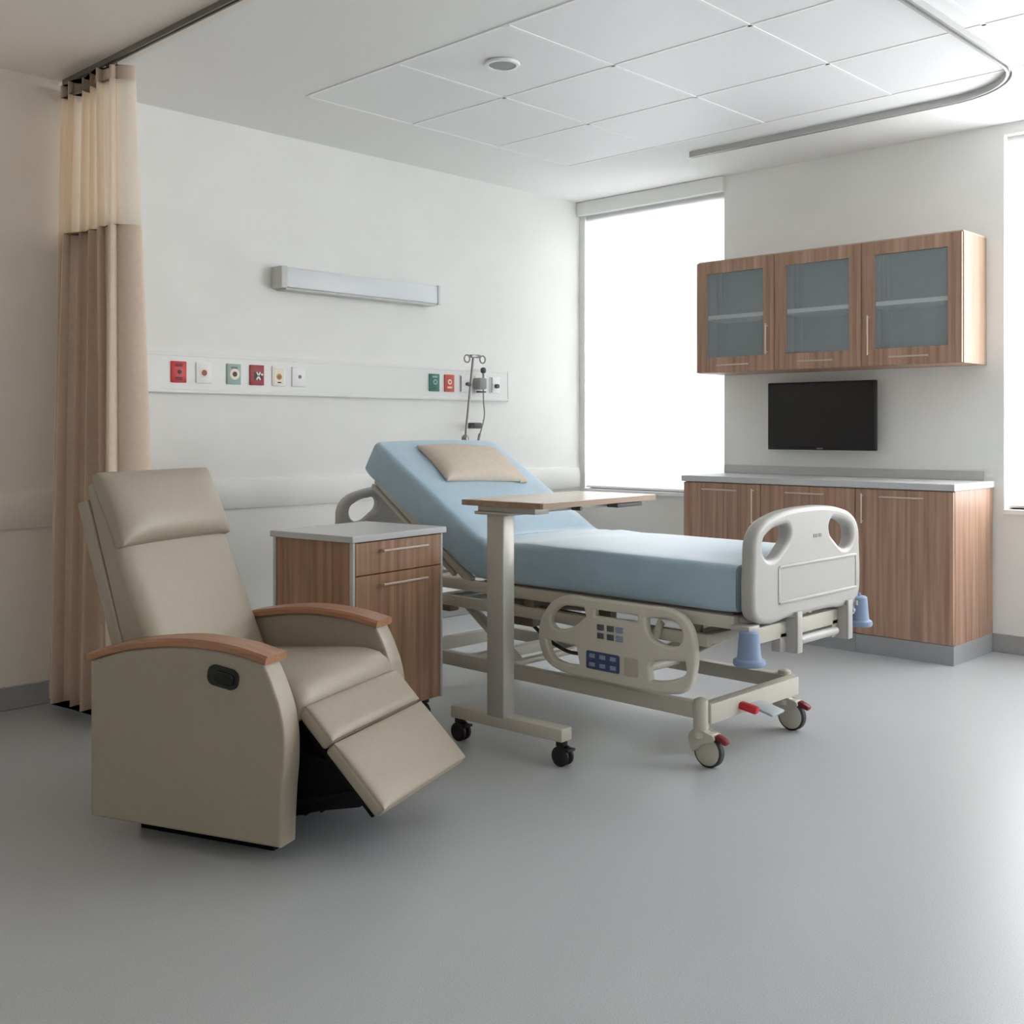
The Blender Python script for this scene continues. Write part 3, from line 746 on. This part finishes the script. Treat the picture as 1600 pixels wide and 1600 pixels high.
# ------------------------------------------------------------------ recliner
rc_ = thing('recliner', 'beige upholstered recliner with wooden arm caps and raised footrest', 'recliner', (-4.623, -2.031, 0), math.radians(-68.76))
Wd = .70
capc = [(-.004, .515), (.09, .545), (.19, .566), (.35, .583), (.505, .576), (.612, .556)]
front = [(.642, .500), (.676, .404), (.683, .296), (.676, .208), (.668, .056, 1)]
for y0, y1 in ((0, .08), (.62, .70)):
    out = [(0.0, .056, 1), (0.0, .514, 1)] + capc[1:-1] + [(.612, .556, 1)] + front
    MB().plate([out], y1 - y0, XZ((y0 + y1) / 2), .008).build('side_panel', M['vinyl'], rc_, smooth=40)
    a0, a1 = (y0 - .006, y1 + .016) if y0 == 0 else (y0 - .016, y1 + .006)
    # arm cap swept along the arm curve
    pts = []
    for k in range(31):
        q = k / 30 * (len(capc) - 1); i = min(int(q), len(capc) - 2); f = q - i
        g = lambda m: Vector(capc[max(0, min(len(capc) - 1, m))])
        p0, p1, p2, p3 = g(i - 1), g(i), g(i + 1), g(i + 2)
        pts.append(.5 * ((2 * p1) + (p2 - p0) * f + (2 * p0 - 5 * p1 + 4 * p2 - p3) * f * f + (3 * p1 - p0 - 3 * p2 + p3) * f ** 3))
    last = pts[-1] + (pts[-1] - pts[-2]).normalized() * .012; pts.append(last)
    rows = []
    for i, p in enumerate(pts):
        d = (pts[min(len(pts) - 1, i + 1)] - pts[max(0, i - 1)]).normalized(); nn = Vector((-d.y, d.x))
        sec = []
        e = .004; th = .024
        for a, b in ((a0 + e, 0), (a1 - e, 0), (a1, e), (a1, th - .007), (a1 - .007, th), (a0 + .007, th), (a0, th - .007), (a0, e)):
            sec.append((p.x + nn.x * b, a, p.y + nn.y * b))
        rows.append(sec)
    MB().sheet(rows, True).build('arm_cap', M['wood_arm'], rc_, smooth=40)
# lever in the near side
lv = MB().plate([rloop(0, 0, .104, .058, .024, 6)], .012, XZ(-.002) @ Matrix.Translation((.482, .509, 0)) @ Matrix.Rotation(math.radians(-9), 4, 'Z'), .002, False).build('lever_plate', M['black'], rc_)
MB().plate([rloop(.008, 0, .068, .036, .015, 6)], .014, XZ(-.008) @ Matrix.Translation((.482, .509, 0)) @ Matrix.Rotation(math.radians(-9), 4, 'Z'), .004, False).build('lever_grip', M['screen'], lv)
# seat
mb = MB(); rows = []
so = [(.06, .37), (.06, .45), (.12, .463), (.25, .470), (.40, .482), (.52, .492), (.60, .494), (.645, .486), (.675, .466), (.690, .430), (.688, .392), (.665, .375), (.5, .370)]
ys = [.084, .088, .10, .13, .20, .35, .50, .57, .60, .612, .616]
for y in ys:
    q = abs(y - .35) / .266; dd = max(0, (q - .80)) / .2; dd = 1 - math.sqrt(max(0, 1 - dd * dd))
    cr = .012 * (1 - q * q)
    rows.append([(x - (dd * .02 if x > .6 else 0), y, z + (cr - dd * .022 if z > .44 else 0)) for x, z in so])
mb.sheet(rows, True)
mb.build('seat', M['vinyl'], rc_, smooth=50)
# back: cushion, rear shell, headrest in the tilted back frame
th = math.radians(17.6)
def bm_(s, o):  # s up the back from the hinge, o in front of the cushion face
    return Vector((.150 - math.sin(th) * s + math.cos(th) * o, 0, .470 + math.cos(th) * s + math.sin(th) * o))
mback = Matrix((Vector((0, 1, 0)), Vector((-math.sin(th), 0, math.cos(th))), Vector((math.cos(th), 0, math.sin(th))))).transposed().to_4x4()
mback.translation = Vector((.150, 0, .470))
th2 = math.radians(24.2); fz = lambda z: .033 + .45 * (.842 - z)      # cushion face in side view
rows = []
pf = [(.072, .44), (.046, .56), (-.002, .72), (-.05, .88), (-.092, 1.012), (-.088, 1.030), (-.070, 1.040), (fz(1.03), 1.034)] + [(fz(z), z) for z in (1.0, .92, .84, .76, .68, .60, .53)] + [(fz(.48), .48), (.19, .45)]
for y in [.086, .088, .094, .106, .126, .16, .22, .30, .40, .48, .54, .574, .594, .606, .612, .614]:
    q = abs(y - .35) / .264; e = max(0, q - .80) / .2; e = 1 - math.sqrt(max(0, 1 - e * e))
    rows.append([(u + ((.014 * (1 - q ** 4) - .030 * e) * (1 if .47 < z < 1.02 else .4) if k > 6 else 0), y, z) for k, (u, z) in enumerate(pf)])
MB().sheet(rows, True).build('backrest', M['vinyl'], rc_, smooth=60)
mb = MB().box((.080, -.16, -.116), (.620, .565, -.0735), .006, 2, mback)
mb.build('back_shell', M['vinyl'], rc_, smooth=50)
mhead = Matrix((Vector((0, 1, 0)), Vector((-math.sin(th2), 0, math.cos(th2))), Vector((math.cos(th2), 0, math.sin(th2))))).transposed().to_4x4()
mhead.translation = Vector((fz(.955) + .008, .338, .955))
MB().cushion((.520, .242, .125), .024, mhead, 28, 3.4, .02, .1).build('headrest', M['vinyl'], rc_, smooth=60)
# footrest
p0, p2 = Vector((.694, 0, .432)), Vector((.950, 0, .172)); d = (p2 - p0); Lf = d.length; d.normalize(); nf = Vector((-d.z, 0, d.x))
mf = Matrix((d, Vector((0, 1, 0)), Vector((d.y, 0, 0)).cross(Vector((0, 1, 0))) if False else nf)).transposed().to_4x4(); mf.translation = p0
ft = bpy.data.objects.new('footrest', None); COL.objects.link(ft); ft.parent = rc_
for s0, s1 in ((0, .130), (.132, Lf)):
    MB().box((s0, .086, -.045), (s1, .612, -.006), .012, 3, mf).cushion((s1 - s0 - .006, .518, .034), .008, mf @ Matrix.Translation(((s0 + s1) / 2, .349, -.008)), 20, 5, 0, .5).build('footrest_cushion', M['vinyl'], ft, smooth=50)
mb = MB().box((.012, .10, -.062), (Lf - .012, .598, -.046), .004, 2, mf)
mb.build('footrest_board', M['mech'], ft)
mb = MB().box((.06, .085, .10), (.60, .615, .365)).box((.10, .10, 0), (.58, .16, .10), .004).box((.10, .54, 0), (.58, .60, .10), .004)
for y in (.13, .57):
    mb.bar((.56, y, .115), (.845, y, .200), .012, .030, .002, up=(0, 1, 0)).bar((.56, y, .30), (.80, y, .262), .012, .028, .002, up=(0, 1, 0)).bar((.62, y + .014, .30), (.72, y + .014, .12), .012, .026, .002, up=(0, 1, 0))
for y in (.135, .565): mb.plate([[(.59, .37, 1), (.70, .405, 1), (.90, .185, 1), (.84, .150, 1), (.72, .125, 1), (.59, .085, 1)]], .008, XZ(y), .001, False)
mb.box((.60, .14, .10), (.66, .56, .34)).cyl((.60, .13, .115), (.60, .57, .115), .012)
mb.build('mechanism', M['mech'], rc_, smooth=30)

# ------------------------------------------------------------------ light: overcast daylight through two windows and an added unseen third
w = bpy.data.worlds.new('World'); S.world = w; w.use_nodes = True
bg = w.node_tree.nodes['Background']; bg.inputs[0].default_value = (0.965, 0.985, 1.0, 1); bg.inputs[1].default_value = 15.0
for nm, (y0, y1, z0, z1) in (('window_light', W1), ('window_light', W2), ('window_light', W_ADDED)):
    ld = bpy.data.lights.new(nm, 'AREA'); ld.shape = 'RECTANGLE'; ld.size = z1 - z0; ld.size_y = y1 - y0
    ld.cycles.is_portal = True
    o = bpy.data.objects.new(nm, ld); COL.objects.link(o)
    o.location = (TW + .01, (y0 + y1) / 2, (z0 + z1) / 2)
    o.rotation_euler = (0, math.radians(90), 0)

# ------------------------------------------------------------------ camera
cd = bpy.data.cameras.new('Camera'); co = bpy.data.objects.new('Camera', cd); COL.objects.link(co)
cd.sensor_width = 36; cd.sensor_fit = 'HORIZONTAL'; cd.lens = 36 * 1714 / 1600; cd.shift_y = -128 / 1600
co.location = (-6.10, -5.19, 1.20)
co.rotation_euler = (PI / 2, 0, -math.atan2(1780, 1714) if False else -math.atan2(1714 / 2379, 1714 / 2471))
cd.clip_start = .05
S.camera = co
S.view_settings.view_transform = 'Standard'; S.view_settings.look = 'None'
S.view_settings.exposure = -0.33; S.view_settings.gamma = 1.0; S.view_settings.use_curve_mapping = False
S.cycles.use_denoising = True
S.cycles.max_bounces = 14; S.cycles.diffuse_bounces = 8; S.cycles.transparent_max_bounces = 16
